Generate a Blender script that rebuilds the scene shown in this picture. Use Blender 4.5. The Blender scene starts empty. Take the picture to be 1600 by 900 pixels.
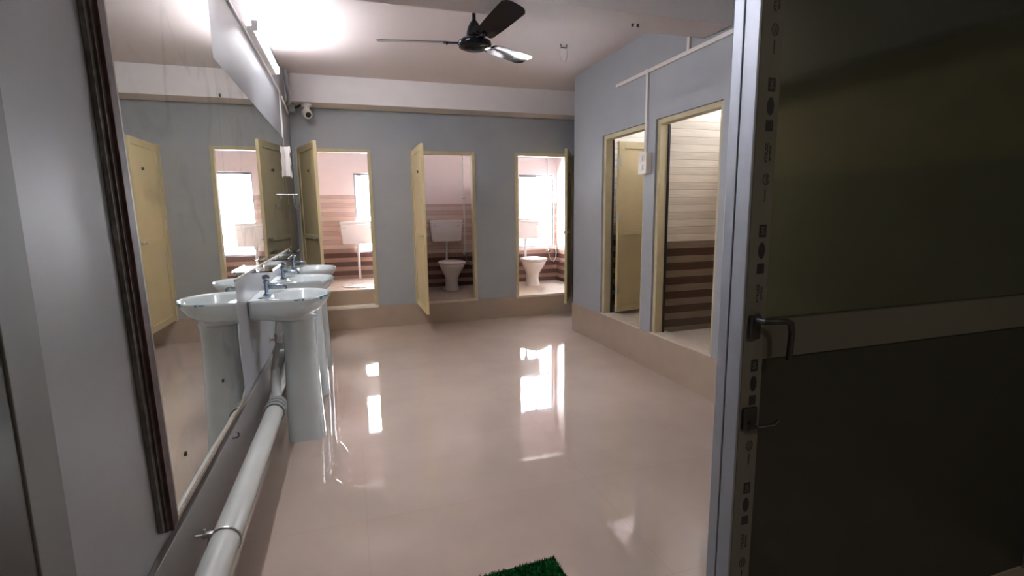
import bpy, bmesh, math, random
from mathutils import Vector, Matrix
random.seed(7)
sc = bpy.context.scene
COL = sc.collection
PI = math.pi

# ---------------------------------------------------------------- camera, world, light, exposure
cam_d = bpy.data.cameras.new('camera')
cam = bpy.data.objects.new('camera', cam_d); COL.objects.link(cam)
r_ = Vector((0.95188809, -0.30619913, -0.01229475))
d_ = Vector((-0.05757177, -0.13928047, -0.98857799))
f_ = Vector((0.3009893, 0.94172344, -0.15020785))
cam.matrix_world = Matrix(((r_.x, -d_.x, -f_.x, 0), (r_.y, -d_.y, -f_.y, 0), (r_.z, -d_.z, -f_.z, 1.5), (0, 0, 0, 1)))
cam_d.sensor_width = 36; cam_d.lens = 785.824 / 1600 * 36
cam_d.clip_start = 0.02
sc.camera = cam
w = bpy.data.worlds.new('overcast_sky'); sc.world = w; w.use_nodes = True
bg = w.node_tree.nodes['Background']
bg.inputs['Color'].default_value = (0.90, 0.94, 1.0, 1); bg.inputs['Strength'].default_value = 20.0
sc.view_settings.view_transform = 'Standard'; sc.view_settings.look = 'None'
sc.view_settings.gamma = 1; sc.view_settings.use_curve_mapping = False
sc.view_settings.exposure = 1.75
TUBE_STRENGTH = 64.0
# unseen warm fill added behind the camera to light the corridor mirrored in glass
lamp_d = bpy.data.lights.new('corridor_fill', 'AREA'); lamp_d.shape = 'DISK'; lamp_d.size = .35; lamp_d.energy = 5.0; lamp_d.color = (1.0, .91, .74)
lamp = bpy.data.objects.new('corridor_fill', lamp_d); COL.objects.link(lamp); lamp.location = (1.95, -1.5, 3.05)
sc.cycles.use_denoising = True
sc.cycles.max_bounces = 10; sc.cycles.diffuse_bounces = 6; sc.cycles.glossy_bounces = 5
sc.cycles.transparent_max_bounces = 12

# ---------------------------------------------------------------- materials
def mat(name, col, rough=.6, metal=0., spec=.5, noise=0., nscale=6., bump=0., bscale=40., emit=None, strength=0, coat=0.):
    m = bpy.data.materials.new(name); m.use_nodes = True
    nt = m.node_tree; b = nt.nodes['Principled BSDF']
    b.inputs['Base Color'].default_value = (*col, 1); b.inputs['Roughness'].default_value = rough
    b.inputs['Metallic'].default_value = metal; b.inputs['Specular IOR Level'].default_value = spec
    b.inputs['Coat Weight'].default_value = coat
    if emit: b.inputs['Emission Color'].default_value = (*emit, 1); b.inputs['Emission Strength'].default_value = strength
    if noise or bump:
        tc = nt.nodes.new('ShaderNodeTexCoord')
    if noise:
        n = nt.nodes.new('ShaderNodeTexNoise'); n.inputs['Scale'].default_value = nscale; n.inputs['Detail'].default_value = 5
        nt.links.new(tc.outputs['Object'], n.inputs['Vector'])
        r = nt.nodes.new('ShaderNodeValToRGB')
        r.color_ramp.elements[0].position = .3; r.color_ramp.elements[1].position = .7
        r.color_ramp.elements[0].color = (*[c * (1 - noise) for c in col], 1)
        r.color_ramp.elements[1].color = (*[min(1, c * (1 + noise)) for c in col], 1)
        nt.links.new(n.outputs['Fac'], r.inputs['Fac']); nt.links.new(r.outputs['Color'], b.inputs['Base Color'])
    if bump:
        n2 = nt.nodes.new('ShaderNodeTexNoise'); n2.inputs['Scale'].default_value = bscale
        nt.links.new(tc.outputs['Object'], n2.inputs['Vector'])
        bp = nt.nodes.new('ShaderNodeBump'); bp.inputs['Strength'].default_value = bump; bp.inputs['Distance'].default_value = .002
        nt.links.new(n2.outputs['Fac'], bp.inputs['Height']); nt.links.new(bp.outputs['Normal'], b.inputs['Normal'])
    return m

M = {}
M['wall'] = mat('blue_grey_paint', (.33, .345, .375), .45, noise=.04, nscale=2.5, bump=.15, bscale=60)
M['wall_white'] = mat('white_paint', (.76, .72, .72), .6, noise=.02, bump=.1)
M['stall_white'] = mat('stall_white_paint', (.80, .70, .68), .6, noise=.02)
M['ceiling'] = mat('ceiling_paint', (.66, .575, .565), .7, noise=.02, nscale=1.5)
M['corridor'] = mat('olive_corridor_paint', (.50, .44, .27), .6, noise=.08)
M['corridor_dark'] = mat('dark_corridor_dado', (.36, .34, .23), .5, noise=.05)
M['corridor_white'] = mat('corridor_grey_paint', (.35, .33, .30), .6)
M['skirt'] = mat('beige_skirting_tile', (.40, .31, .245), .25, noise=.05, nscale=3)
M['dado'] = mat('grey_brown_dado_paint', (.27, .255, .25), .4, noise=.06, nscale=4)
M['redwood'] = mat('red_brown_moulding', (.070, .036, .032), .55, 0, .3, noise=.35, nscale=25)
M['greywood'] = mat('grey_weathered_moulding', (.12, .115, .11), .7, 0, .3, noise=.35, nscale=25)
M['sill'] = mat('beige_marble_sill', (.62, .54, .46), .25, noise=.06, nscale=12)
M['sillwhite'] = mat('white_marble_sill', (.80, .74, .68), .25, noise=.03, nscale=12)
M['frame'] = mat('cream_enamel_frame', (.50, .43, .27), .45, noise=.05, nscale=9)
M['leaf'] = mat('cream_yellow_door_sheet', (.58, .47, .26), .42, noise=.04, nscale=4)
M['steel'] = mat('steel', (.55, .55, .55), .3, 1)
M['darksteel'] = mat('dark_steel', (.06, .06, .065), .45, .6)
M['chrome'] = mat('chrome', (.75, .77, .80), .12, 1)
M['tap'] = mat('chrome_tap', (.30, .34, .42), .16, .9)
M['ceramic'] = mat('white_ceramic', (.60, .66, .68), .10, 0, .6, coat=.4)
M['ceramic2'] = mat('white_ceramic_stall', (.80, .75, .73), .15, 0, .6)
M['plastic'] = mat('white_plastic', (.78, .74, .72), .35)
M['pvc'] = mat('grey_white_pvc', (.52, .54, .53), .4, noise=.04, nscale=5)
M['pvcgrey'] = mat('grey_pvc', (.28, .30, .30), .45, noise=.08)
M['trunk'] = mat('white_trunking', (.72, .67, .65), .45)
M['black'] = mat('black_fan_enamel', (.008, .008, .011), .07, 0, .32)
M['alu'] = mat('brushed_aluminium', (.36, .385, .44), .5, .7, noise=.05, nscale=3)
M['alu_dull'] = mat('dull_aluminium', (.24, .245, .25), .6, .5, noise=.05, nscale=3)
M['film'] = mat('protective_film_on_aluminium', (.15, .147, .135), .5)
M['rail'] = mat('dull_grey_rail', (.12, .118, .105), .45)
M['print'] = mat('navy_film_print', (.015, .015, .03), .5)
M['darkgap'] = mat('black_gap_strip', (.01, .01, .012), .6)  # black of the strips set into dark door gaps
M['brown'] = mat('dark_brown_wood', (.060, .042, .037), .65, 0, .25, noise=.35, nscale=25)
M['brownedge'] = mat('worn_wood_edge', (.30, .24, .18), .5, noise=.2, nscale=30)
M['teal'] = mat('teal_film_scrap', (.02, .22, .24), .35)
M['mat'] = mat('green_artificial_grass', (.010, .085, .024), .95, 0, 0.02, noise=.5, nscale=60)
M['hole'] = mat('drain_dark', (.02, .02, .02), .5)
M['panshade'] = mat('pan_bowl_shade', (.55, .40, .36), .2)
M['board'] = mat('black_laminate_board', (.040, .040, .036), .35, 0, .4)
M['tube'] = mat('lit_tube', (1, 1, 1), .4, emit=(.95, .97, 1.0), strength=TUBE_STRENGTH)
M['cable'] = mat('black_cable', (.03, .03, .03), .5)
M['brass'] = mat('dull_chrome_valve', (.36, .33, .27), .4, .8)

def new_nodes(name):
    m = bpy.data.materials.new(name); m.use_nodes = True; nt = m.node_tree
    return m, nt, nt.nodes['Principled BSDF']

def tile_mat(name, ztop, zmid, up_a, up_b, lo_a, lo_b, row=.0688):
    """Rows of plank-look wall tile: pale alternating rows between zmid and ztop, dark/light rows below, paint above."""
    m, nt, b = new_nodes(name); L = nt.links
    N = nt.nodes.new
    tc = N('ShaderNodeTexCoord'); sp = N('ShaderNodeSeparateXYZ'); L.new(tc.outputs['Object'], sp.inputs[0])
    def math_(op, a, c=None):
        n = N('ShaderNodeMath'); n.operation = op
        for i, v in enumerate((a, c)):
            if v is None: continue
            if isinstance(v, (int, float)): n.inputs[i].default_value = v
            else: L.new(v, n.inputs[i])
        return n.outputs[0]
    z = sp.outputs['Z']
    k = math_('DIVIDE', math_('SUBTRACT', z, zmid), row)
    fl = math_('FLOOR', k); fr = math_('SUBTRACT', k, fl)
    odd = math_('ABSOLUTE', math_('MODULO', fl, 2.0))
    grout = math_('LESS_THAN', fr, .05)
    def mix(f, a, c):
        n = N('ShaderNodeMix'); n.data_type = 'RGBA'; L.new(f, n.inputs[0])
        for i, v in ((6, a), (7, c)):
            if isinstance(v, tuple): n.inputs[i].default_value = (*v, 1)
            else: L.new(v, n.inputs[i])
        return n.outputs[2]
    # wood grain stretched sideways
    mp = N('ShaderNodeMapping'); mp.inputs['Scale'].default_value = (3, 3, 60); L.new(tc.outputs['Object'], mp.inputs[0])
    nz = N('ShaderNodeTexNoise'); nz.inputs['Scale'].default_value = 1.5; nz.inputs['Detail'].default_value = 4; L.new(mp.outputs[0], nz.inputs['Vector'])
    up = mix(odd, up_a, up_b); lo = mix(odd, lo_a, lo_b)
    isup = math_('GREATER_THAN', z, zmid)
    c = mix(isup, lo, up)
    gr = N('ShaderNodeMapRange'); gr.inputs[1].default_value = .3; gr.inputs[2].default_value = .7; gr.inputs[3].default_value = .88; gr.inputs[4].default_value = 1.08
    L.new(nz.outputs['Fac'], gr.inputs[0])
    mul = N('ShaderNodeVectorMath'); mul.operation = 'SCALE'; L.new(c, mul.inputs[0]); L.new(gr.outputs[0], mul.inputs['Scale'])
    gcol = mix(isup, (.05, .03, .025), (.26, .21, .17))
    c2 = mix(grout, mul.outputs[0], gcol)
    ispaint = math_('GREATER_THAN', z, ztop)
    c3 = mix(ispaint, c2, (.86, .735, .71))
    L.new(c3, b.inputs['Base Color'])
    rg = N('ShaderNodeMapRange'); rg.inputs[3].default_value = .22; rg.inputs[4].default_value = .6; L.new(ispaint, rg.inputs[0]); L.new(rg.outputs[0], b.inputs['Roughness'])
    return m
UA, UB, LA, LB = (.68, .52, .455), (.60, .43, .37), (.33, .20, .155), (.115, .055, .045)
M['tile_a'] = tile_mat('stall_tile_raised', 1.78, .965, UA, UB, LB, LA)
M['tile_b'] = tile_mat('stall_tile', 1.635, .84, UA, UB, LB, LA)
M['tile_r'] = tile_mat('shower_tile', 2.62, 1.20, (.62, .55, .455), (.55, .48, .39), (.085, .048, .034), (.21, .155, .115))

# polished floor
def floor_mat():
    m, nt, b = new_nodes('polished_vitrified_floor'); L = nt.links; N = nt.nodes.new
    tc = N('ShaderNodeTexCoord')
    br = N('ShaderNodeTexBrick'); br.offset = 0; br.inputs['Scale'].default_value = 1
    br.inputs['Brick Width'].default_value = 1.2; br.inputs['Row Height'].default_value = .8
    br.inputs['Mortar Size'].default_value = .0012; br.inputs['Mortar Smooth'].default_value = .2
    br.inputs['Color1'].default_value = (.475, .38, .33, 1); br.inputs['Color2'].default_value = (.465, .372, .324, 1)
    br.inputs['Mortar'].default_value = (.40, .32, .275, 1)
    L.new(tc.outputs['Object'], br.inputs['Vector'])
    nz = N('ShaderNodeTexNoise'); nz.inputs['Scale'].default_value = 2.2; nz.inputs['Detail'].default_value = 6; L.new(tc.outputs['Object'], nz.inputs['Vector'])
    mr = N('ShaderNodeMapRange'); mr.inputs[1].default_value = .3; mr.inputs[2].default_value = .7; mr.inputs[3].default_value = .94; mr.inputs[4].default_value = 1.05
    L.new(nz.outputs['Fac'], mr.inputs[0])
    v = N('ShaderNodeVectorMath'); v.operation = 'SCALE'; L.new(br.outputs['Color'], v.inputs[0]); L.new(mr.outputs[0], v.inputs['Scale'])
    L.new(v.outputs[0], b.inputs['Base Color'])
    n2 = N('ShaderNodeTexNoise'); n2.inputs['Scale'].default_value = 5; n2.inputs['Detail'].default_value = 8; n2.inputs['Distortion'].default_value = .6
    L.new(tc.outputs['Object'], n2.inputs['Vector'])
    r2 = N('ShaderNodeMapRange'); r2.inputs[1].default_value = .45; r2.inputs[2].default_value = .75; r2.inputs[3].default_value = .012; r2.inputs[4].default_value = .075
    L.new(n2.outputs['Fac'], r2.inputs[0]); L.new(r2.outputs[0], b.inputs['Roughness'])
    b.inputs['IOR'].default_value = 1.72
    return m
M['floor'] = floor_mat()

def mirror_mat():
    m, nt, b = new_nodes('dusty_mirror_glass'); L = nt.links; N = nt.nodes.new
    out = nt.nodes['Material Output']
    gl = N('ShaderNodeBsdfGlossy'); gl.inputs['Color'].default_value = (.80, .815, .79, 1); gl.inputs['Roughness'].default_value = .012
    df = N('ShaderNodeBsdfDiffuse'); df.inputs['Color'].default_value = (.42, .42, .40, 1)
    tc = N('ShaderNodeTexCoord'); nz = N('ShaderNodeTexNoise'); nz.inputs['Scale'].default_value = 3.5; nz.inputs['Detail'].default_value = 7; nz.inputs['Distortion'].default_value = 1.0
    L.new(tc.outputs['Object'], nz.inputs['Vector'])
    mr = N('ShaderNodeMapRange'); mr.inputs[1].default_value = .55; mr.inputs[2].default_value = .85; mr.inputs[3].default_value = .13; mr.inputs[4].default_value = .42
    L.new(nz.outputs['Fac'], mr.inputs[0])
    mx = N('ShaderNodeMixShader'); L.new(mr.outputs[0], mx.inputs[0]); L.new(gl.outputs[0], mx.inputs[1]); L.new(df.outputs[0], mx.inputs[2])
    L.new(mx.outputs[0], out.inputs['Surface'])
    return m
M['mirror'] = mirror_mat()

def glass_mat(name, tint, refl):
    m, nt, b = new_nodes(name); L = nt.links; N = nt.nodes.new
    out = nt.nodes['Material Output']
    tr = N('ShaderNodeBsdfTransparent'); tr.inputs['Color'].default_value = (*tint, 1)
    gl = N('ShaderNodeBsdfGlossy'); gl.inputs['Roughness'].default_value = .02
    lw = N('ShaderNodeLayerWeight'); lw.inputs['Blend'].default_value = refl
    mx = N('ShaderNodeMixShader'); L.new(lw.outputs['Fresnel'], mx.inputs[0]); L.new(tr.outputs[0], mx.inputs[1]); L.new(gl.outputs[0], mx.inputs[2])
    L.new(mx.outputs[0], out.inputs['Surface'])
    return m
M['pane'] = glass_mat('window_glass', (.97, .98, .98), .15)
M['shelfglass'] = glass_mat('clear_shelf_glass', (.80, .86, .85), .35)
def dark_glass():
    m, nt, b = new_nodes('tinted_reflective_glass'); L = nt.links; N = nt.nodes.new
    out = nt.nodes['Material Output']
    tr = N('ShaderNodeBsdfTransparent'); tr.inputs['Color'].default_value = (.17, .20, .18, 1)
    gl = N('ShaderNodeBsdfGlossy'); gl.inputs['Color'].default_value = (.66, .67, .60, 1); gl.inputs['Roughness'].default_value = .12
    mx = N('ShaderNodeMixShader'); mx.inputs[0].default_value = .45
    L.new(tr.outputs[0], mx.inputs[1]); L.new(gl.outputs[0], mx.inputs[2]); L.new(mx.outputs[0], out.inputs['Surface'])
    return m
M['darkglass'] = dark_glass()

# ---------------------------------------------------------------- mesh helpers
class MB:
    def __init__(s): s.bm = bmesh.new()
    def box(s, x0, y0, z0, x1, y1, z1, bev=0):
        t = bmesh.new(); bmesh.ops.create_cube(t, size=1)
        for v in t.verts: v.co = Vector(((x0 + x1) / 2 + v.co.x * (x1 - x0), (y0 + y1) / 2 + v.co.y * (y1 - y0), (z0 + z1) / 2 + v.co.z * (z1 - z0)))
        if bev: bmesh.ops.bevel(t, geom=t.edges[:], offset=bev, segments=2, affect='EDGES', profile=.7)
        s._add(t); return s
    def _add(s, t):
        me = bpy.data.meshes.new('t'); t.to_mesh(me); t.free(); s.bm.from_mesh(me); bpy.data.meshes.remove(me)
    def loft(s, rings, cap0=True, cap1=True, closed=True):
        bm = s.bm; vs = [[bm.verts.new(p) for p in r] for r in rings]; n = len(rings[0])
        for a, b in zip(vs, vs[1:]):
            for i in range(n if closed else n - 1):
                j = (i + 1) % n
                try: bm.faces.new((a[i], a[j], b[j], b[i]))
                except ValueError: pass
        if cap0 and closed: bm.faces.new(vs[0][::-1])
        if cap1 and closed: bm.faces.new(vs[-1])
        return s
    def tube(s, pts, r, seg=12, caps=True):
        pts = [Vector(p) for p in pts]; rings = []
        rr = r if isinstance(r, (list, tuple)) else [r] * len(pts)
        up = None
        for i, p in enumerate(pts):
            d = (pts[min(i + 1, len(pts) - 1)] - pts[max(i - 1, 0)]).normalized()
            if up is None: up = d.orthogonal().normalized()
            u = (up - d * up.dot(d)).normalized(); up = u; v = d.cross(u)
            rings.append([p + (u * math.cos(2 * PI * k / seg) + v * math.sin(2 * PI * k / seg)) * rr[i] for k in range(seg)])
        return s.loft(rings, caps, caps)
    def lathe(s, prof, c=(0, 0, 0), seg=32, axis='z'):
        rings = []
        for r, h in prof:
            ring = []
            for k in range(seg):
                a = 2 * PI * k / seg; x, y = r * math.cos(a), r * math.sin(a)
                p = {'z': (x, y, h), 'x': (h, x, y), 'y': (y, h, x)}[axis]
                ring.append((c[0] + p[0], c[1] + p[1], c[2] + p[2]))
            rings.append(ring)
        return s.loft(rings)
    def build(s, name, m, parent=None, smooth=False, bevel=0, subsurf=0):
        bmesh.ops.recalc_face_normals(s.bm, faces=s.bm.faces[:])
        me = bpy.data.meshes.new(name); s.bm.to_mesh(me); s.bm.free()
        me.materials.append(m)
        o = bpy.data.objects.new(name, me); COL.objects.link(o)
        if parent: o.parent = parent
        if smooth:
            for p in me.polygons: p.use_smooth = True
            me.set_sharp_from_angle(angle=math.radians(40))
        if bevel:
            b = o.modifiers.new('bevel', 'BEVEL'); b.width = bevel; b.segments = 2; b.limit_method = 'ANGLE'
        if subsurf:
            u = o.modifiers.new('subsurf', 'SUBSURF'); u.levels = subsurf; u.render_levels = subsurf
        return o

def thing(name, label, cat, loc=(0, 0, 0), rotz=0, group=None):
    o = bpy.data.objects.new(name, None); COL.objects.link(o); o.location = loc; o.rotation_euler = (0, 0, rotz)
    o.empty_display_size = .1; o['label'] = label; o['category'] = cat
    if group: o['group'] = group
    return o
def tag(o, label, cat, group=None):
    o['label'] = label; o['category'] = cat
    if group: o['group'] = group
    return o
def struct(o, label=None, cat=None):
    o['kind'] = 'structure'
    if label: o['label'] = label; o['category'] = cat
    return o
def dup(root, loc, rotz, label, group=None):
    r = root.copy(); COL.objects.link(r); r.location = loc; r.rotation_euler = (0, 0, rotz); r['label'] = label
    if group: r['group'] = group
    for ch in list(root.children):
        c = ch.copy(); COL.objects.link(c); c.parent = r
        for g in list(ch.children):
            d = g.copy(); COL.objects.link(d); d.parent = c
    return r
def ell(cx, cy, z, a, b, n=40, p=2.0, ph=0):
    out = []
    for k in range(n):
        t = 2 * PI * k / n + ph; c, s_ = math.cos(t), math.sin(t)
        out.append((cx + a * math.copysign(abs(c) ** (2 / p), c), cy + b * math.copysign(abs(s_) ** (2 / p), s_), z))
    return out

# ---------------------------------------------------------------- the room
XL, XR, YB, ZC = -.61, 2.657, 6.785, 3.08
struct(MB().box(-1.0, -2.6, -.1, 4.3, 8.5, 0).build('floor', M['floor']), 'polished beige vitrified tile floor reflecting the lit stall windows', 'floor')
struct(MB().box(-1.0, -2.6, ZC, 4.3, 8.5, ZC + .12).build('ceiling', M['ceiling']), 'pale ceiling with a bright glow above the tube lights', 'ceiling')
struct(MB().box(XL - .15, -2.6, 0, XL, 8.3, ZC).build('wall_left', M['wall']), 'blue grey painted wall behind the mirrors and basins', 'wall')

def wall_y(name, m, y0, y1, x0, x1, z1, ops, label, z0=0):
    b = MB(); x = x0
    for a, c, zb, zt in ops:
        b.box(x, y0, z0, a, y1, z1)
        if zb > z0: b.box(a, y0, z0, c, y1, zb)
        if zt < z1: b.box(a, y0, zt, c, y1, z1)
        x = c
    b.box(x, y0, z0, x1, y1, z1)
    return struct(b.build(name, m), label, 'wall')
def wall_x(name, m, x0, x1, y0, y1, z1, ops, label):
    b = MB(); y = y0
    for a, c, zb, zt in ops:
        b.box(x0, y, 0, x1, a, z1); b.box(x0, a, 0, x1, c, zb); b.box(x0, a, zt, x1, c, z1); y = c
    b.box(x0, y, 0, x1, y1, z1)
    return struct(b.build(name, m), label, 'wall')
DB = [(-.572, .312), (.803, 1.664), (2.230, 3.110)]
SB = .30; TB = 2.30
wall_y('wall_back', M['wall'], YB, YB + .11, XL, 3.62, ZC, [(a, c, SB - .03, TB) for a, c in DB], 'blue grey back wall with three toilet stall doorways')
DR = [(3.18, 4.035), (4.21, 5.035)]
SR = .355; TR = 2.295
wall_x('wall_right', M['wall'], XR, XR + .12, 1.21, 5.76, ZC, [(a, c, SR - .03, TR) for a, c in DR], 'blue grey right wall with two stall doorways')
struct(MB().box(3.5, 5.76, 0, 3.62, YB, ZC).build('wall_recess', M['wall']))
struct(MB().box(XR + .12, 5.65, 0, 3.62, 5.76, ZC).build('wall_recess_near', M['wall']))
# stalls behind the back wall
YS = 8.15
W1 = (.10, .60, .90, 2.105); W3 = (2.745, 3.385, .885, 2.11)
wall_y('wall_stall_rear', M['tile_b'], YS, YS + .14, .64, 3.62, ZC, [W3], 'stall rear wall tiled in pale rows over dark brown rows')
wall_y('wall_stall_rear_left', M['tile_a'], YS, YS + .14, XL, .64, ZC, [(W1[0], W1[1], W1[2], W1[3])], 'left stall rear wall tiled in pale rows over dark brown rows')
# raise: window of the left stall widens to the right up to the partition
M1 = MB().box(.64, YB + .11, 0, .72, YS, 1.86); struct(M1.build('wall_partition', M['tile_a']))
struct(MB().box(1.94, YB + .11, 0, 2.02, YS, 1.86).build('wall_partition_middle', M['tile_b']))
struct(MB().box(3.43, YB + .11, 0, 3.62, YS, ZC).build('wall_stall_right', M['tile_b']))
struct(MB().box(XL, YB + .11, 0, XL + .02, YS, ZC).build('wall_stall_left', M['tile_a']))
struct(MB().box(.72, YB + .11, 0, 3.43, YS, SB).build('floor_stalls', M['sill']), 'raised pinkish tiled floor of the two seated toilet stalls', 'floor')
struct(MB().box(XL + .02, YB + .11, 0, .64, YS, SB).build('floor_left_stall', M['sill']), 'entry step of the left stall', 'floor')
struct(MB().box(XL + .02, YB + .14, SB, .64, YS, .50).build('floor_squat_platform', M['sill']), 'raised platform carrying the squat pan', 'floor')
struct(MB().box(XL + .02, YB + .124, SB, .64, YB + .14, .488).build('trim_9', M['skirt']), 'brown tiled riser below the squat pan platform', 'riser')
# stalls behind the right wall
XO = 4.0
struct(MB().box(XR + .12, 4.075, 0, XO, 4.165, ZC).build('wall_shower_partition', M['tile_r']), 'tiled partition seen through the near right doorway', 'wall')
struct(MB().box(XR + .12, 5.55, 0, XO, 5.65, ZC).build('wall_shower_far', M['tile_r']))
struct(MB().box(XR + .12, 2.55, 0, XO, 2.65, ZC).build('wall_shower_near', M['tile_r']))
b = MB(); VO = [(3.20, 3.92), (4.60, 5.15)]
b.box(XO, 1.2, 0, XO + .12, 5.76, 2.54); b.box(XO, 1.2, 2.93, XO + .12, 5.76, ZC); b.box(XO, 1.2, 2.54, XO + .12, VO[0][0], 2.93); b.box(XO, VO[0][1], 2.54, XO + .12, VO[1][0], 2.93); b.box(XO, VO[1][1], 2.54, XO + .12, 5.76, 2.93)
struct(b.build('wall_shower_outer', M['tile_r']))
for i, (a, c) in enumerate(VO):  # unseen high windows, added to bring fill daylight into the right stalls
    d = bpy.data.objects.new('window_%d' % (3 + i), None); COL.objects.link(d); struct(d)
    b = MB(); b.box(XO + .04, a, 2.54, XO + .07, c, 2.565); b.box(XO + .04, a, 2.905, XO + .07, c, 2.93); b.box(XO + .04, a, 2.565, XO + .07, a + .025, 2.905); b.box(XO + .04, c - .025, 2.565, XO + .07, c, 2.905)
    b.build('window_frame', M['alu'], d)
    MB().box(XO + .053, a + .02, 2.56, XO + .057, c - .02, 2.93).build('pane', M['pane'], d)
struct(MB().box(XR + .12, 2.65, 0, XO, 5.55, .325).build('floor_showers', M['sill']))
# ceiling beams, skirtings, sills
def beam(o):   # beams: white faces, underside coloured like the ceiling to imitate warm floor bounce
    o.data.materials.append(M['ceiling'])
    for p in o.data.polygons:
        if p.normal.z < -.9: p.material_index = 1
    return o
struct(beam(MB().box(XL, 6.46, 2.775, 3.5, YB, ZC).build('trim_1', M['wall_white'])), 'white ceiling beam along the top of the back wall', 'beam')
struct(beam(MB().box(XL, 3.13, 2.785, XR, 3.42, ZC).build('trim_2', M['wall_white'])), 'white ceiling beam crossing above the fan', 'beam')
b = MB().box(XL, YB - .012, 0, 3.5, YB, SB - .012)
struct(b.build('baseboard_back', M['skirt'], bevel=.002), 'beige tile skirting under the back doorways', 'skirting')
struct(MB().box(XR - .012, 1.21, 0, XR, 5.772, SR - .01).build('baseboard_right', M['skirt'], bevel=.002), 'beige tile skirting below the right stall doorways', 'skirting')
b = MB().box(XL, 1.21, 0, XL + .014, YB - .012, .462); b.box(XL, 1.21, .462, XL + .020, YB - .012, .478)
struct(b.build('baseboard_left', M['dado'], bevel=.002), 'grey brown dado below the mirrors behind the drain pipe', 'skirting')
for i, (a, c) in enumerate(DB):
    struct(MB().box(a + .002, YB - .018, SB - .03, c - .002, YB + .12, SB + .004).build('trim_%d' % (3 + i), M['sillwhite'] if i == 0 else M['sill'], bevel=.003))
for i, (a, c) in enumerate(DR):
    struct(MB().box(XR - .006, a + .002, SR - .03, XR + .17, c - .002, SR).build('trim_%d' % (6 + i), M['sill'], bevel=.003))

# ---------------------------------------------------------------- doors
def door_leaf(parent, hinge, tip, z0, z1, m, th=.035, latch_side=1):
    """Leaf hinged at `hinge` reaching to `tip` (xy); returns the leaf object."""
    h, t = Vector((*hinge, 0)), Vector((*tip, 0)); W = (t - h).length; a = math.atan2(t.y - h.y, t.x - h.x)
    b = MB(); st = .075
    b.box(0, -th / 2, z0, st, th / 2, z1); b.box(W - st, -th / 2, z0, W, th / 2, z1)
    zm = z0 + (z1 - z0) * .46
    for q in (z0, zm, z1 - st): b.box(st, -th / 2, q, W - st, th / 2, q + (st if q != zm else .05))
    b.box(st, -th / 2 + .008, z0 + st, W - st, th / 2 - .008, z1 - st)
    lf = b.build('leaf', m, parent, bevel=.003); lf.location = h; lf.rotation_euler = (0, 0, a)
    for zz in (z0 + .25, (z0 + z1) / 2 + .12, z1 - .22):
        c = MB().tube([(-.006, 0, zz - .05), (-.006, 0, zz + .05)], .008, 10); c.box(0, -th / 2 - .003, zz - .05, .03, -th / 2, zz + .05); c.box(0, th / 2, zz - .05, .03, th / 2 + .003, zz + .05)
        c.build('hinge', M['steel'], lf)
    for s in (-1, 1):
        c = MB(); y = s * (th / 2 + .012)
        c.box(W - .11, min(s * th / 2, y), zm + .005, W - .02, max(s * th / 2, y), zm + .035, .002)
        c.tube([(W - .12, y + s * .004, zm + .02), (W + .004, y + s * .004, zm + .02)], .006, 8)
        c.tube([(W - .07, y, zm + .02), (W - .07, y + s * .03, zm + .02)], .005, 8)
        c.build('bolt', M['steel'], lf)
    c = MB().tube([(W - .30, -th / 2 - .004, z1 - .30), (W - .30, th / 2 + .004, z1 - .30)], .016, 12); c.box(W - .30, -th / 2 - .006, z1 - .308, W - .25, -th / 2, z1 - .292)
    c.build('coat_hook', M['darksteel'], lf)
    return lf
def frame_back(i, a, c):
    d = bpy.data.objects.new('door_%d' % i, None); COL.objects.link(d); struct(d)
    b = MB(); w_ = .044; y0, y1 = YB - .012, YB + .09
    b.box(a, y0, SB, a + w_, y1, TB); b.box(c - w_, y0, SB, c, y1, TB); b.box(a + w_, y0, TB - w_, c - w_, y1, TB)
    b.build('door_frame', M['frame'], d, bevel=.003)
    return d
labs = ['left stall door opened against the basin wall', 'middle stall door of cream sheet standing open', 'right stall door of cream sheet seen edge on']
tips = [((-.535, YB - .028), (-.308, 6.02)), ((.835, YB - .028), (.846, 5.985)), ((3.062, YB - .028), (2.700, 6.10))]
for i, (a, c) in enumerate(DB):
    d = frame_back(i + 1, a, c); d['label'] = labs[i]; d['category'] = 'door'
    door_leaf(d, tips[i][0], tips[i][1], SB - .008 - .01 * i, TB - .01, M['leaf'])
for i, (a, c) in enumerate(DR):
    d = bpy.data.objects.new('door_%d' % (4 + i), None); COL.objects.link(d); struct(d)
    d['label'] = ['near right stall doorway frame in cream', 'far right stall door of yellow sheet opened inward'][i]; d['category'] = 'door'
    b = MB(); w_ = .045
    b.box(XR + .02, a, SR, XR + .10, a + w_, TR); b.box(XR + .02, c - w_, SR, XR + .10, c, TR); b.box(XR + .02, a + w_, TR - w_, XR + .10, c - w_, TR)
    b.build('door_frame', M['frame'], d, bevel=.003)
    MB().box(XR + .101, c - w_ - .012, SR, XR + .118, c, TR - w_).build('jamb_gap_shade', M['darkgap'], d)  # black strip standing in for the shaded gap at the far jamb
    if i == 1: door_leaf(d, (XR + .155, 4.965), (XR + .93, 5.10), SR + .012, 2.235, M['leaf'])
    else: door_leaf(d, (XR + .125, 3.20), (XR + .92, 3.12), SR + .012, 2.235, M['leaf'])

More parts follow.
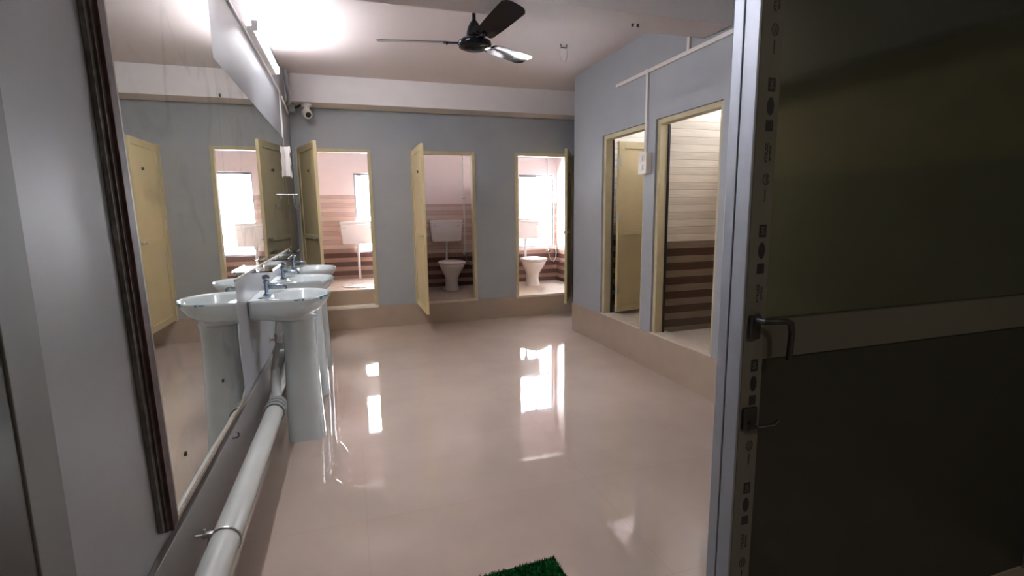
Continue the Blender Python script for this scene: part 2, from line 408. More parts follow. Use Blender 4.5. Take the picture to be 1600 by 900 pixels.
# ---------------------------------------------------------------- stall windows (bright overcast daylight outside)
def window(i, x0, x1, z0, z1, n, label):
    d = bpy.data.objects.new('window_%d' % i, None); COL.objects.link(d); struct(d, label, 'window')
    b = MB(); f = .028; y0, y1 = YS + .05, YS + .09
    b.box(x0, y0, z0, x0 + f, y1, z1); b.box(x1 - f, y0, z0, x1, y1, z1); b.box(x0 + f, y0, z0, x1 - f, y1, z0 + f); b.box(x0 + f, y0, z1 - f, x1 - f, y1, z1)
    for k in range(1, n):
        xm = x0 + (x1 - x0) * k / n; b.box(xm - .010, y0, z0 + f, xm + .010, y1, z1 - f)
    b.build('window_frame', M['alu'], d)
    for k in range(n):
        xa, xb = x0 + (x1 - x0) * k / n + .012, x0 + (x1 - x0) * (k + 1) / n - .012
        MB().box(xa, YS + .068, z0 + .02, xb, YS + .072, z1 - .02).build('pane', M['pane'], d)
def shade_bar(i, x0, x1):
    MB().box(x0, YS + .02, 2.070, x1, YS + .048, 2.088, .003).build('latch_bar', M['darksteel'], bpy.data.objects['window_%d' % i])
window(1, W1[0], W1[1], W1[2], W1[3], 1, 'overexposed bright window behind the left cistern')
window(2, W3[0], W3[1], W3[2], W3[3], 2, 'overexposed bright window in the right stall')
shade_bar(1, .13, .22); shade_bar(2, 2.77, 3.06)

# ---------------------------------------------------------------- corridor side and the aluminium entrance
wall_y('wall_entrance', M['corridor_white'], 1.10, 1.21, XL, XR, ZC, [(XL + .0, XR - .02, 0, 2.42)], 'wall holding the aluminium entrance')
struct(MB().box(XL, -.2, 0, XL + .010, 1.10, 2.42).build('wall_corridor_left', M['board']), 'dark panel at the near left edge of the doorway', 'panel')
struct(MB().box(XR, -2.6, 0, XR + .12, 1.10, 1.70).build('wall_corridor_right', M['corridor_dark']))
struct(MB().box(XR + .01, -2.6, 1.70, XR + .12, 1.10, 2.265).build('wall_corridor_right_upper', M['corridor']))
struct(MB().box(XR - .09, -2.6, 2.265, XR + .12, 1.10, ZC).build('trim_8', M['corridor_white']))
struct(MB().box(XL, -2.6, 0, XR, -2.45, ZC).build('wall_corridor_rear', M['corridor_dark']))
# left jamb of the aluminium frame
j = MB().box(XL, 1.102, 0, XL + .014, 1.212, 2.42)
d6 = bpy.data.objects.new('door_6', None); COL.objects.link(d6); struct(d6, 'aluminium and dark glass entrance door at right', 'door')
j.build('jamb', M['alu_dull'], d6, bevel=.002)
YE = 1.15
MB().box(1.066, YE, .01, 1.146, YE + .055, 2.40).build('stile', M['alu'], d6, bevel=.003)
MB().box(1.072, YE + .056, 0, 1.098, YE + .062, 2.42).build('gap_strip', M['darkgap'], d6)  # black strip filling the gap between stile and frame post
MB().box(1.070, YE + .064, 0, 1.130, YE + .105, 2.42).build('frame_post', M['alu'], d6, bevel=.003)
MB().box(1.072, YE - .0015, .01, 1.144, YE, 2.40).build('protective_film', M['film'], d6)
MB().box(1.146, YE + .005, 1.055, 2.60, YE + .050, 1.172).build('middle_rail', M['rail'], d6, bevel=.002)
MB().box(1.146, YE + .022, 1.172, 2.60, YE + .030, 2.40).build('glass', M['darkglass'], d6)
MB().box(1.146, YE + .018, .01, 2.60, YE + .034, 1.055).build('lower_panel', M['board'], d6)
MB().box(2.60, YE - .02, 0, XR, YE + .06, 2.42).build('hinge_post', M['alu'], d6)
MB().box(1.066, YE - .01, 2.40, XR, YE + .06, 2.45).build('top_rail', M['alu'], d6)
# handle and lock
hz = 1.165
h = MB(); h.box(1.085, YE - .016, hz - .040, 1.118, YE - .001, hz + .030, .004)
h.tube([(1.10, YE - .014, hz + .018), (1.10, YE - .050, hz + .020), (1.125, YE - .058, hz + .020), (1.165, YE - .058, hz + .018), (1.185, YE - .056, hz + .008), (1.192, YE - .054, hz - .02), (1.192, YE - .050, hz - .10)], .009, 10)
h.build('handle', M['darksteel'], d6, smooth=True)
h = MB(); h.box(1.080, YE - .012, .845, 1.130, YE - .001, .915, .006); h.tube([(1.10, YE - .012, .87), (1.11, YE - .035, .862), (1.165, YE - .038, .862), (1.185, YE - .036, .872)], .006, 10)
h.build('lock', M['darksteel'], d6, smooth=True)
# printed marks on the protective film, repeated up the stile
def text(s, size, x, y, z, m, parent, rot=PI / 2, name='film_lettering'):
    cu = bpy.data.curves.new(name, 'FONT'); cu.body = s; cu.size = size; cu.align_x = 'CENTER'; cu.align_y = 'CENTER'; cu.extrude = .0003
    cu.materials.append(m)
    o = bpy.data.objects.new(name, cu); COL.objects.link(o); o.parent = parent
    o.matrix_local = Matrix.Translation((x, y, z)) @ Matrix.Rotation(PI / 2, 4, 'X') @ Matrix.Rotation(rot, 4, 'Z')
    return o
yf = YE - .0018
for zc in (2.225, 1.832, 1.437, 1.042, .652):
    b = MB(); xc = 1.116
    def disc(cx, cz, a, c, n=28):
        t = b.bm; vs = [t.verts.new((cx + a * math.cos(2 * PI * k / n), yf, cz + c * math.sin(2 * PI * k / n))) for k in range(n)]; t.faces.new(vs)
    def ring(cx, cz, a, c, wd, n=28):
        b.loft([[(cx + (a - q) * math.cos(2 * PI * k / n), yf, cz + (c - q) * math.sin(2 * PI * k / n)) for k in range(n)] for q in (0, wd)], False, False)
    b.box(xc - .0125, yf - .0002, zc - .018, xc + .0125, yf, zc + .018)
    disc(xc, zc - .056, .012, .024)
    b.box(xc - .0125, yf - .0002, zc - .122, xc + .0125, yf, zc - .093)
    ring(xc, zc - .252, .012, .016, .003)
    for q in (-.003, .001, .005): b.box(xc + q - .0008, yf - .0002, zc - .262, xc + q + .0008, yf, zc - .242)
    b.build('film_print', M['print'], d6)
    text('SAI', .017, xc, yf - .0007, zc, M['film'], d6)
    text('XTRUDE', .014, xc - .004, yf - .0003, zc - .180, M['print'], d6)
    text('SECTIONS', .009, xc + .009, yf - .0003, zc - .180, M['print'], d6)
    text('ALUMINIUM', .0065, xc, yf - .0003, zc - .296, M['print'], d6)

# ---------------------------------------------------------------- mirrors
XM = XL + .012
t = thing('wall_mirror', 'tall frame-edged mirror nearest the camera on the left wall', 'mirror', (XM, 2.3, .52))
MB().box(0, 1.765 - 2.3, .006, .006, 2.952 - 2.3, 2.10).build('mirror_glass', M['mirror'], t)
MB().box(-.012, 1.72 - 2.3, .0, 0, 2.952 - 2.3, 2.10).build('backing_board', M['brown'], t)
MB().box(-.010, 1.672 - 2.3, .02, .002, 1.690 - 2.3, 2.10).build('outer_moulding', M['greywood'], t)
MB().box(-.010, 1.690 - 2.3, .01, .009, 1.712 - 2.3, 2.10).build('middle_moulding', M['brown'], t)
MB().box(-.010, 1.712 - 2.3, .0, .018, 1.757 - 2.3, 2.10, .002).build('side_moulding', M['redwood'], t)
MB().box(-.004, 1.757 - 2.3, 0, .017, 1.768 - 2.3, 2.10, .001).build('worn_edge_strip', M['brownedge'], t)
MB().box(-.012, 1.768 - 2.3, -.006, .010, 2.952 - 2.3, .006).build('bottom_strip', M['brownedge'], t)
for ch in t.children:   # the old mirror is out of square: its camera side edge leans towards the camera as it rises
    for v in ch.data.vertices:
        if v.co.y < -.3: v.co.y -= .050 * v.co.z
for y, z in ((1.93, .155), (2.52, .23)):
    MB().lathe([(0, .006), (.009, .006), (.009, .009), (.004, .011), (0, .011)], (0, y - 2.3, z), 14, 'x').build('mirror_screw', M['darksteel'], t)
t = thing('wall_mirror', 'long low mirror above the three basins', 'mirror', (XM, 4.4, 1.158))
MB().box(0, 2.954 - 4.4, .006, .006, 5.80 - 4.4, 1.112).build('mirror_glass', M['mirror'], t)
MB().box(-.012, 2.954 - 4.4, 0, 0, 5.80 - 4.4, 1.112).build('backing_board', M['brown'], t)
MB().box(-.012, 2.954 - 4.4, -.008, .010, 5.80 - 4.4, .006).build('bottom_strip', M['brownedge'], t)
MB().lathe([(0, .006), (.009, .006), (.009, .009), (.004, .011), (0, .011)], (0, 3.02 - 4.4, .95), 14, 'x').build('mirror_screw', M['darksteel'], t)

# ---------------------------------------------------------------- wash basins
RIM = .982
def rim_pt(phi, sc_=1.0):
    """Ray from the bowl centre (.25,0) to the D shaped outline."""
    c, s_ = math.cos(phi), math.sin(phi)
    lo, hi = 0, .6
    for _ in range(26):
        m_ = (lo + hi) / 2; x, y = .25 + m_ * c, m_ * s_
        if x < 0: ins = False
        elif x < .17: ins = abs(y) < .262 - .10 * max(0, (.05 - x)) - .012 * (.17 - x) / .17
        else: ins = ((x - .17) / .29) ** 2.2 + (abs(y) / .262) ** 2.2 < 1
        if ins: lo = m_
        else: hi = m_
    return (.25 + lo * sc_ * c, lo * sc_ * s_)
def make_basin():
    t = thing('wash_basin', '', 'wash basin', (0, 0, 0))
    n = 64; b = MB(); rings = []
    def R(sc_, z, back=True, fx=1.0):
        out = []
        for k in range(n):
            x, y = rim_pt(2 * PI * k / n, sc_)
            if sc_ < 1 and back: x0, _ = rim_pt(2 * PI * k / n); x = x + (x0 - x) * (1 if x0 < .02 else 0)
            out.append((x * fx, y, z))
        return out
    rings.append(ell(.235, 0, -.165, .135, .125, n))
    rings.append([tuple(.35 * a + .65 * c for a, c in zip(p, q)) for p, q in zip(R(.80, -.135, fx=.8), ell(.225, 0, -.145, .16, .15, n))])
    rings.append(R(.86, -.116, fx=.80)); rings.append(R(.95, -.104, fx=.86)); rings.append(R(.985, -.078, fx=.92)); rings.append(R(.995, -.040, fx=.97)); rings.append(R(1.0, -.012)); rings.append(R(1.0, -.003)); rings.append(R(.985, .003))
    rings.append(R(.955, 0, False))
    e = lambda a, c, z, cx=.272: ell(cx, 0, z, a, c, n)
    rings.append(e(.172, .222, -.003)); rings.append(e(.162, .212, -.012)); rings.append(e(.150, .195, -.045)); rings.append(e(.120, .155, -.085))
    rings.append(e(.075, .09, -.112)); rings.append(e(.024, .024, -.120))
    b.loft(rings); bs = b.build('basin', M['ceramic'], t, smooth=True); bs.location = (0, 0, RIM)
    MB().lathe([(0, 0), (.021, 0), (.021, .002), (.012, .003), (0, .001)], (.272, 0, -.1195), 20).build('drain', M['chrome'], bs)
    MB().lathe([(0, 0), (.016, 0), (.016, .0015), (0, .0015)], (.055, -.12, .001), 18).build('tap_hole', M['hole'], bs)
    # pedestal
    b = MB(); rr = []
    for z, a, c in ((0, .119, .115), (.01, .118, .114), (.15, .114, .108), (.45, .106, .100), (.70, .101, .098), (.80, .104, .104), (.835, .115, .115)):
        rr.append(ell(.253, 0, z, a, c, 48, 3.6 - z))
    b.loft(rr); b.build('pedestal', M['ceramic'], t, smooth=True)
    # pillar tap
    tp = MB().lathe([(0, 0), (.024, 0), (.024, .006), (.013, .012), (.013, .075), (.017, .08), (.017, .098), (0, .10)], (0, 0, 0), 20)
    tp.tube([(.0, 0, .055), (.05, 0, .062), (.095, 0, .060), (.112, 0, .052), (.116, 0, .038)], [.012, .011, .010, .010, .009], 12)
    tpo = tp.build('tap', M['tap'], t, smooth=True); tpo.location = (.075, .0, RIM)
    k = MB().lathe([(0, .098), (.009, .099), (.009, .104), (.021, .106), (.024, .116), (.021, .130), (0, .134)], (0, 0, 0), 16)
    k.build('tap_knob', M['tap'], tpo, smooth=True)
    return t
BY = (3.56, 4.42, 5.25)
bas = make_basin(); bas.location = (XL + .002, BY[0], 0); bas['label'] = 'nearest wash basin, its rim chipped with teal film scraps'; bas['group'] = 'pedestal basins along the mirror wall'
dup(bas, (XL + .002, BY[1], 0), 0, 'middle pedestal wash basin of the row of three')
dup(bas, (XL + .002, BY[2], 0), 0, 'pedestal wash basin farthest from the camera beside the left stall door')
# teal film scraps left on the nearest basin's rim
bsn = [c for c in bas.children if c.name.startswith('basin')][0]
for ph0, ph1, hgt in ((-88, -80, .005), (-78, -74, .007), (-48, -42, .013), (-40, -20, .005), (-18, -12, .009), (-8, -2, .006)):
    b = MB(); n = 5; up, dn = [], []
    for k in range(n + 1):
        ph = math.radians(ph0 + (ph1 - ph0) * k / n); x, y = rim_pt(ph, 1.004)
        up.append((x, y, -.001)); dn.append((x, y, -.001 - 1.8 * hgt * (.45 + .55 * math.sin(PI * (k + .3) / (n + .6)))))
    b.loft([up, dn, [(x * .998, y * .998, z) for x, y, z in dn], [(x * .998, y * .998, z) for x, y, z in up]], closed=False)
    b.build('film_scrap', M['teal'], bsn)

# glass shelves above the basins
def make_shelf():
    t = thing('glass_shelf', '', 'shelf', (0, 0, 0))
    MB().box(.01, -.20, 0, .135, .20, .007, .002).build('glass_plate', M['shelfglass'], t)
    for s in (-1, 1):
        MB().box(0, s * .14 - .012, -.012, .035, s * .14 + .012, .016, .003).build('shelf_clamp', M['chrome'], t)
    MB().tube([(.133, -.20, .014), (.133, .20, .014)], .004, 8).build('guard_rail', M['chrome'], t)
    return t
sh = make_shelf(); sh.location = (XL + .0, 3.66, 1.142)
sh['label'] = 'small glass shelf above the nearest wash basin'; sh['group'] = 'glass shelves under the mirror'
dup(sh, (XL, 4.50, 1.142), 0, 'small glass shelf above the middle wash basin')
dup(sh, (XL, 5.27, 1.142), 0, 'small glass shelf above the farthest wash basin')

# ---------------------------------------------------------------- plumbing on the left
t = thing('drain_pipe', 'thick grey-white waste pipe running low along the left wall', 'pipe', (-.500, 1.3, .318))
P0, P1 = Vector((0, .0 - 1.3 + 1.215, .005)), Vector((0, 1.93, -.010))
MB().tube([P0, P1], .051, 28).build('pipe', M['pvc'], t, smooth=True)
c = MB(); 
for q in (0, .05, .10): c.tube([P1 + Vector((0, q - .02, 0)), P1 + Vector((0, q + .012, 0))], .062 - .002 * (q > .06), 26)
c.tube([P1 + Vector((0, -.02, 0)), P1 + Vector((0, .14, 0))], .056, 26)
c.build('coupling', M['pvcgrey'], t, smooth=True)
MB().tube([P1 + Vector((0, .10, 0)), P1 + Vector((-.03, .24, -.02)), P1 + Vector((-.045, .36, -.03)), P1 + Vector((-.045, 2.4, -.05))], .036, 22).build('rear_pipe', M['pvc'], t, smooth=True)
for y in (3.56, 4.42, 5.25):
    MB().tube([(-.045, y - 1.3 + .0, -.03), (-.042, y - 1.3 + .02, .06), (-.035, y - 1.3 + .02, .17), (-.005, y - 1.3 + .01, .30), (.015, y - 1.3, .35)], .018, 14).build('waste_branch', M['pvc'], t, smooth=True)
MB().tube([(.0, 3.34 - 1.3, .0), (-.01, 3.44 - 1.3, .06), (-.03, 3.60 - 1.3, .15)], .028, 18).build('upstand', M['pvc'], t, smooth=True)
for y in (1.93,):
    b = MB(); ring = []
    cc = Vector((0, y - 1.3, -.001 * (y > 2.5) * 10))
    b.tube([cc + Vector((.054 * math.cos(a), 0, .054 * math.sin(a))) for a in [2 * PI * k / 28 for k in range(29)]], .0045, 8)
    b.box(-.070, y - 1.3 - .010, .028, -.035, y - 1.3 + .010, .046, .002); b.tube([(-.092, y - 1.3, .037), (-.058, y - 1.3, .037)], .006, 8)
    b.tube([(-.062, y - 1.3, .022), (-.062, y - 1.3, .060)], .005, 8)
    b.build('pipe_clamp', M['steel'], t, smooth=True)
t = thing('angle_valve', 'brass and chrome supply valve on the wall behind the nearest pedestal', 'valve', (XL + .012, 3.93, .60))
b = MB().lathe([(0, 0), (.026, 0), (.026, .004), (.010, .008), (.010, .05), (0, .05)], (0, 0, 0), 18, 'x'); b.tube([(.045, 0, -.03), (.045, 0, .04)], .012, 12)
b.build('valve_body', M['brass'], t, smooth=True)
MB().lathe([(0, .05), (.016, .05), (.018, .07), (0, .072)], (0, 0, 0), 14, 'x').build('valve_knob', M['chrome'], t, smooth=True)
MB().tube([(.045, 0, .04), (.05, -.01, .09), (.06, -.04, .15), (.07, -.07, .20)], .006, 8).build('supply_hose', M['pvcgrey'], t, smooth=True)
b = MB().tube([(0, 0, 0), (.022, 0, 0), (.030, 0, .006), (.032, 0, .018), (.026, 0, .026)], .0035, 8)
o = b.build('wall_hook', M['darksteel'], smooth=True); o.location = (XL + .012, 2.60, .435); tag(o, 'tiny dark hook in the skirting between mirror and waste pipe', 'hook')
b = MB().lathe([(0, 0), (.030, 0), (.030, .10), (.024, .11), (0, .11)], (0, 0, 0), 18, 'x')
o = b.build('capped_pipe_end', M['pvcgrey'], smooth=True); o.location = (XL + .010, 4.02, .47)
tag(o, 'grey capped pipe stub in the wall behind the nearest pedestal', 'pipe')

# towel hook bar
t = thing('towel_hook_bar', 'small chrome hook bar at the far end of the mirror', 'towel hook', (XM + .006, 5.74, 1.70))
MB().tube([(0, 0, 0), (.012, 0, 0), (.10, 0, .005)], .006, 10).build('bar', M['chrome'], t, smooth=True)
MB().tube([(.06, 0, 0), (.06, -.004, -.07), (.066, -.006, -.12), (.085, -.008, -.15), (.11, -.008, -.14), (.118, -.006, -.10)], .005, 10).build('hook', M['chrome'], t, smooth=True)

# ---------------------------------------------------------------- electrical
def switch_board(loc, rz, label, n, sx=.12, sz=.19, d=.055):
    t = thing('switch_board', label, 'switch', loc, rz)
    MB().box(-sx / 2, -d, -sz / 2, sx / 2, 0, sz / 2, .004).build('surface_box', M['trunk'], t)
    MB().box(-sx / 2 - .003, -d - .008, -sz / 2 - .003, sx / 2 + .003, -d, sz / 2 + .003, .003).build('face_plate', M['plastic'], t)
    for k in range(n):
        z = (k - (n - 1) / 2) * sz * .42
        MB().box(-sx * .28, -d - .011, z - sz * .15, sx * .28, -d - .008, z + sz * .15, .001).build('switch_module', M['trunk'], t)
        MB().box(-sx * .20, -d - .017, z - sz * .10, sx * .10, -d - .011, z + sz * .10, .002).build('rocker', M['plastic'], t)
    return t
switch_board((XR, 4.145, 1.925), -PI / 2, 'white two-switch box on the strip between the right doorways', 2)
switch_board((XL, 5.905, 2.045), PI / 2, 'white switch box on the left wall beyond the mirror', 3, .13, .30, .05)
t = thing('cable_trunking', 'white cable trunking across the right wall above the doorways', 'trunking', (XR, 4.0, 2.735))
MB().box(-.02, 3.0 - 4, -.016, 0, 4.735 - 4, .016, .003).build('horizontal_run', M['trunk'], t)
MB().box(-.018, .158, -.715, 0, .188, -.016, .003).build('drop_to_switch', M['trunk'], t)
MB().box(-.024, .150, -.024, -.0, .196, .020, .003).build('tee_cover', M['trunk'], t)
MB().box(-.018, -.42, .016, 0, -.388, .345, .003).build('riser', M['trunk'], t)
t = thing('cable_trunking', 'slim white trunking on the left wall above the long mirror', 'trunking', (XL, 5.0, 2.752))
MB().box(0, 1.25 - 5, -.010, .014, 5.875 - 5, .010, .002).build('horizontal_run', M['trunk'], t)
MB().box(0, 5.855 - 5, -.545, .014, 5.877 - 5, -.010, .002).build('drop_to_switch', M['trunk'], t)
t = thing('cable_conduit', 'grey conduit with dark cables in the upper left corner', 'conduit', (XL, 6.2, 2.70))
MB().tube([(.02, -.30, .0), (.02, .24, -.06)], .011, 10).build('conduit', M['trunk'], t, smooth=True)
MB().tube([(.035, .22, .04), (.055, .10, .10), (.05, .02, .17), (.045, -.02, .35)], .022, 10).build('riser_conduit', M['pvcgrey'], t, smooth=True)
MB().tube([(.03, .40, .055), (.09, .42, .035), (.15, .40, .06)], .013, 8).build('cable', M['cable'], t, smooth=True)
MB().box(.02, .35, -.02, .085, .44, .074, .004).build('junction_box', M['pvcgrey'], t)

def tube_light(yc, label):
    t = thing('tube_light', label, 'light', (XL, yc, 2.83), 0, 'tube lights on the left wall')
    MB().box(0, -.60, -.038, .043, .60, .002, .004).build('batten', M['plastic'], t)
    for s in (-1, 1): MB().box(.03, s * .597 - .012, -.030, .070, s * .597 + .012, .038, .003).build('lamp_holder', M['plastic'], t)
    MB().tube([(.053, -.585, .018), (.053, .585, .018)], .0135, 16).build('lamp', M['tube'], t, smooth=True)
tube_light(2.70, 'lit tube light on the left wall cut by the top of the photo')
tube_light(4.80, 'lit tube light on the left wall nearer the security camera')

# security camera under the far beam
t = thing('security_camera', 'white security camera in the corner under the far beam', 'security camera', (-.395, 6.58, 2.775))
MB().lathe([(0, 0), (.056, 0), (.056, -.014), (.045, -.030), (0, -.03)], seg=28).build('base', M['plastic'], t, smooth=True)
MB().lathe([(0, -.028), (.030, -.028), (.028, -.060), (0, -.06)], seg=20).build('neck', M['plastic'], t, smooth=True)
bd = MB().lathe([(0, .055), (.030, .055), (.048, .035), (.052, 0), (.050, -.050), (.044, -.068), (.040, -.070), (.036, -.062), (0, -.062)], seg=28).build('housing', M['plastic'], t, smooth=True)
dirv = Vector((.30, -1, -.55)).normalized()
bd.matrix_local = Matrix.Translation((0, -.01, -.105)) @ dirv.to_track_quat('-Z', 'Y').to_matrix().to_4x4()
MB().lathe([(0, -.060), (.032, -.060), (.030, -.066), (0, -.068)], seg=22).build('lens', M['hole'], bd, smooth=True)
# things hanging from beam and ceiling
t = thing('ceiling_hook', 'metal fan hook with a white wire loop on the ceiling right of the fan', 'hook', (2.06, 4.72, ZC))
MB().tube([(-.03, 0, 0), (-.03, 0, -.03), (.03, 0, -.03), (.03, 0, 0)], .006, 8).build('hook', M['darksteel'], t, smooth=True)
MB().tube([(-.03, 0, -.02), (-.04, 0, -.10), (-.02, 0, -.15), (.015, 0, -.16), (.035, 0, -.11), (.03, 0, -.02)], .004, 8).build('wire_loop', M['trunk'], t, smooth=True)
t = thing('beam_socket', 'two small dark fixings under the near ceiling beam', 'fixing', (1.985, 3.305, 2.785))
for s in (-1, 1):
    MB().lathe([(0, 0), (.010, 0), (.008, -.018), (0, -.02)], (s * .02, 0, 0), 12).build('plug', M['darksteel'], t, smooth=True)
MB().tube([(-.02, 0, -.018), (-.025, 0, -.035), (-.01, 0, -.03)], .003, 6).build('wire_end', M['plastic'], t)
MB().tube([(.02, 0, -.018), (.02, -.01, -.035)], .003, 6).build('wire_end', M['plastic'], t)

# ---------------------------------------------------------------- ceiling fan
FC = Vector((.90, 3.60, 2.655))
t = thing('ceiling_fan', 'black three-blade ceiling fan below the white beam', 'fan', (FC.x, FC.y, ZC))
zz = FC.z - ZC
MB().lathe([(0, 0), (.058, 0), (.055, -.03), (.025, -.085), (.016, -.09), (0, -.09)], seg=26).build('canopy', M['black'], t, smooth=True)
MB().tube([(0, 0, -.05), (0, 0, zz + .10)], .0125, 14).build('down_rod', M['black'], t, smooth=True)
MB().lathe([(0, zz + .150), (.016, zz + .150), (.030, zz + .132), (.044, zz + .105), (.054, zz + .070), (.056, zz + .045), (.048, zz + .034), (0, zz + .035)], seg=28).build('lower_canopy', M['black'], t, smooth=True)
MB().lathe([(0, zz + .040), (.045, zz + .040), (.090, zz + .028), (.115, zz + .008), (.118, zz - .008), (.108, zz - .026), (.070, zz - .040), (0, zz - .044)], seg=40).build('motor_housing', M['black'], t, smooth=True)
for ang, L, tilt in ((169, .665, -13), (276, .71, -18), (37, .655, -9)):
    b = MB(); rings = []
    for q, hw in ((.17, .050), (.20, .062), (.35, .070), (.50, .075), (L - .045, .078), (L - .015, .062), (L, .042)):
        tl = math.radians(tilt); rr = []
        for s, tt in ((-1, .0015), (-.5, .0025), (0, .003), (.5, .0025), (1, .0015), (1, -.0015), (.5, -.0005), (0, 0), (-.5, -.0005), (-1, -.0015)):
            y = s * hw; zc = .0012 * (1 - s * s)
            rr.append((q, y * math.cos(tl) - (tt + zc) * math.sin(tl), y * math.sin(tl) + (tt + zc) * math.cos(tl)))
        rings.append(rr)
    b.loft(rings); bl = b.build('blade', M['black'], t, smooth=True)
    bl.location = (0, 0, zz + .004); bl.rotation_euler = (0, math.radians(-2.5 if ang == 37 else 0), math.radians(ang))
    k = MB().box(.095, -.018, -.006, .215, .018, -.001, .002)
    for s in (-1, 1): k.lathe([(0, -.012), (.007, -.012), (.007, -.005), (0, -.005)], (.19, s * .010, 0), 10)
    k.build('blade_bracket', M['chrome'] if ang == 37 else M['black'], bl)

# ---------------------------------------------------------------- toilets
def make_toilet():
    t = thing('toilet', '', 'toilet', (0, 0, 0)); n = 44
    b = MB(); rr = []
    # front of the bowl towards -y; z above the stall floor
    for z, cy, a, c in ((0, .02, .112, .155), (.012, .02, .112, .155), (.04, .03, .102, .145), (.12, .04, .092, .14), (.19, .03, .098, .15), (.26, .01, .128, .18), (.32, -.01, .163, .215), (.365, -.02, .183, .24), (.392, -.02, .188, .245), (.400, -.02, .182, .24)):
        rr.append([(x, y + cy, z) for x, y, _ in ell(0, 0, 0, a, c, n, 2.25)])
    b.loft(rr); b.build('bowl', M['ceramic2'], t, smooth=True)
    b = MB(); rr = []
    for z, a, c in ((.401, .186, .236), (.404, .205, .255), (.415, .208, .258), (.419, .204, .254)): rr.append([(x, y - .02, z) for x, y, _ in ell(0, 0, 0, a, c, n, 2.3)])
    b.loft(rr); b.build('seat', M['ceramic2'], t, smooth=True)
    b = MB(); rr = []
    for z, a, c in ((.421, .204, .254), (.424, .212, .262), (.438, .212, .262), (.452, .195, .245), (.460, .14, .19), (.463, .06, .09)): rr.append([(x, y - .02, z) for x, y, _ in ell(0, 0, 0, a, c, n, 2.3)])
    b.loft(rr); b.build('lid', M['ceramic2'], t, smooth=True)
    b = MB().tube([(-.06, .23, .44), (.06, .23, .44)], .014, 12); b.build('lid_hinge', M['plastic'], t, smooth=True)
    b = MB().tube([(0, .13, .34), (0, .24, .36), (0, .30, .40)], [.06, .05, .035], 16); b.build('inlet', M['ceramic2'], t, smooth=True)
    MB().box(-.13, .02, .0, -.10, .06, .03, .006).build('floor_bracket', M['plastic'], t); MB().box(.10, .02, .0, .13, .06, .03, .006).build('floor_bracket', M['plastic'], t)
    return t
to = make_toilet(); to.location = (1.485, 7.72, SB); to['label'] = 'seated toilet with closed lid in the dim middle stall'; to['group'] = 'white seated toilets'
dup(to, (2.835, 7.72, SB), 0, 'seated toilet with closed lid before the bright window of the right stall')
def make_cistern(zlow):
    t = thing('cistern', '', 'cistern', (0, 0, 0))
    W = .262
    rr = []
    for z, s in ((0, .86), (.012, .90), (.03, .905), (.285, .985), (.29, .985)): rr.append([(x, y - .085, z) for x, y, _ in ell(0, 0, 0, W * s, .082, 36, 7)])
    b = MB().loft(rr); b.build('tank', M['ceramic2'], t, smooth=True)
    rr = []
    for z, s in ((.292, 1.0), (.30, 1.02), (.325, 1.02), (.338, .98), (.34, .90)): rr.append([(x, y - .085, z) for x, y, _ in ell(0, 0, 0, W * s, .086 * s, 36, 7)])
    b = MB().loft(rr); b.build('tank_lid', M['ceramic2'], t, smooth=True)
    for s in (-1, 1): MB().box(s * .19 - .020, -.180, .236, s * .19 + .020, -.165, .250, .004).build('flush_lever' if s < 0 else 'inlet_cap', M['steel'], t)
    MB().lathe([(0, 0), (.034, 0), (.030, -.03), (0, -.03)], (.0, -.085, .0), 18).build('outlet_nut', M['plastic'], t, smooth=True)
    MB().tube([(0, -.085, -.02), (0, -.085, zlow)], .019, 14).build('flush_pipe', M['plastic'], t, smooth=True)
    return t
c2 = make_cistern(-.32); c2.location = (1.475, YS, 1.045); c2['label'] = 'white cistern on the tiled wall of the middle stall'; c2['group'] = 'white wall cisterns'
dup(c2, (2.825, YS, 1.045), 0, 'white cistern below the bright window of the right stall')
c1 = make_cistern(-.54); c1.location = (.115, YS, 1.045); c1['label'] = 'white cistern above the squat pan in the left stall'; c1['group'] = 'white wall cisterns'
# squat pan
t = thing('squat_pan', 'white squat toilet pan set in the raised left stall floor', 'toilet', (.15, 7.30, .50))
n = 44
rr = [ell(0, 0, z, a * s, c * s, n, 2.4) for z, s, a, c in ((0, 1.0, .29, .25), (.014, .99, .29, .25), (.018, .95, .29, .25), (.018, 1, .15, .11), (.010, .97, .15, .11), (.003, .80, .15, .11), (.002, .4, .15, .11))]
MB().loft(rr).build('pan', M['ceramic2'], t, smooth=True)
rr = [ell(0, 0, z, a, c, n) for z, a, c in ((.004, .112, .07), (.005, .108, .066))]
MB().loft(rr).build('bowl_well_shade', M['panshade'], t, smooth=True)  # flat disc, the dark shade of the hollow put in as colour
for s in (-1, 1):
    MB().box(s * .21 - .045, -.10, .016, s * .21 + .045, .12, .024, .004).build('foot_rest', M['ceramic2'], t)
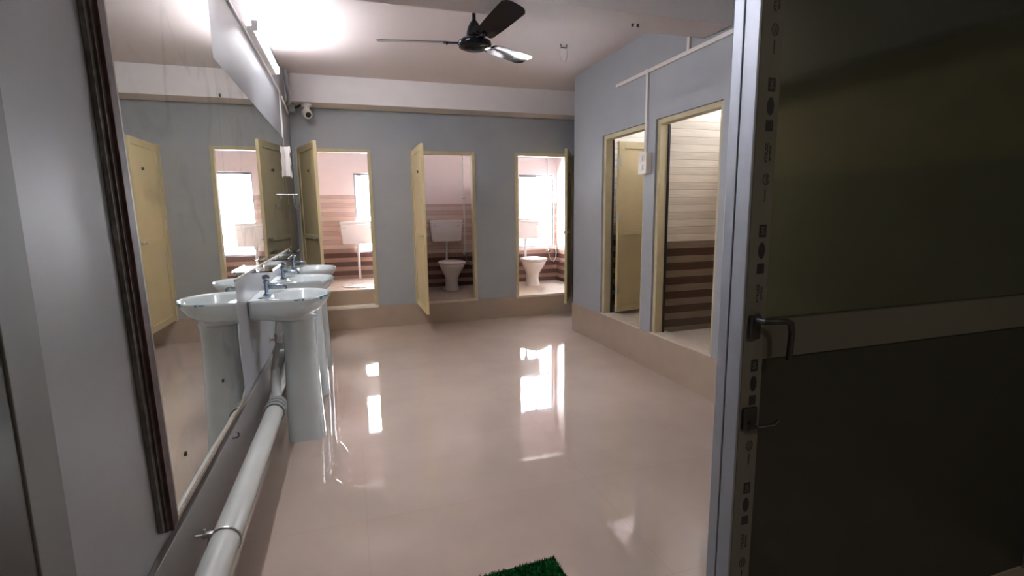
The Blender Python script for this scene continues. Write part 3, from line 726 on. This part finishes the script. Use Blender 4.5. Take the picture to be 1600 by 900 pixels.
# water supply pipes with tap and jet hose
def supply(loc, label, hx):
    t = thing('water_supply_pipe', label, 'pipe', loc, 0)
    MB().tube([(0, -.02, .0), (0, -.02, 1.50)], .010, 10).build('riser', M['plastic'], t, smooth=True)
    MB().tube([(0, -.02, .39), (-.02, -.12, .40), (-.05, -.185, .395), (hx, -.192, .375)], .007, 8).build('cistern_hose', M['plastic'], t, smooth=True)
    MB().box(-.022, -.035, .78, .022, 0, .80, .003).build('pipe_clip', M['steel'], t)
    MB().lathe([(0, 0), (.028, 0), (.028, -.006), (.018, -.01), (.018, -.05), (.028, -.055), (.028, -.075), (0, -.08)], (0, -.0, -.10), 16, 'y').build('stop_valve', M['chrome'], t, smooth=True)
    MB().tube([(.0, -.06, -.12), (.005, -.07, -.20), (.03, -.08, -.27), (.08, -.085, -.29), (.125, -.08, -.24), (.14, -.06, -.14), (.14, -.04, -.05)], .009, 10).build('jet_hose', M['chrome'], t, smooth=True)
    MB().tube([(0, -.02, 0), (0, -.02, -.10)], .010, 10).build('lower_riser', M['plastic'], t, smooth=True)
    MB().tube([(.14, -.04, -.09), (.14, -.05, -.02)], .014, 10).build('jet_nozzle', M['plastic'], t, smooth=True)
supply((1.795, YS - .002, .93), 'white water pipe with jet hose in the dim middle stall', -.13)
supply((3.26, YS - .002, .93), 'white water pipe with looped jet hose in the bright right stall', -.245)

# ---------------------------------------------------------------- green mat at the entrance
b = MB(); nx, ny = 70, 44
tm = thing('doormat', 'green artificial grass mat at the bottom edge of the photo', 'mat', (.40, 1.60, 0), math.radians(2))
MB().box(-.375, -.235, 0, .375, .235, .006).build('backing', M['mat'], tm)
bm = b.bm; R_ = random.Random(3)
for _ in range(16000):
    x, y = R_.uniform(-.378, .378), R_.uniform(-.238, .238); a = R_.uniform(0, 2 * PI); h_ = R_.uniform(.008, .014); w2 = .0026
    dx, dy = math.cos(a) * w2, math.sin(a) * w2; lx, ly = R_.uniform(-.005, .005), R_.uniform(-.005, .005)
    bm.faces.new([bm.verts.new((x - dx, y - dy, .005)), bm.verts.new((x + dx, y + dy, .005)), bm.verts.new((x + lx, y + ly, .005 + h_))])
o = b.build('grass_pile', M['mat'], tm); o['kind'] = 'stuff'
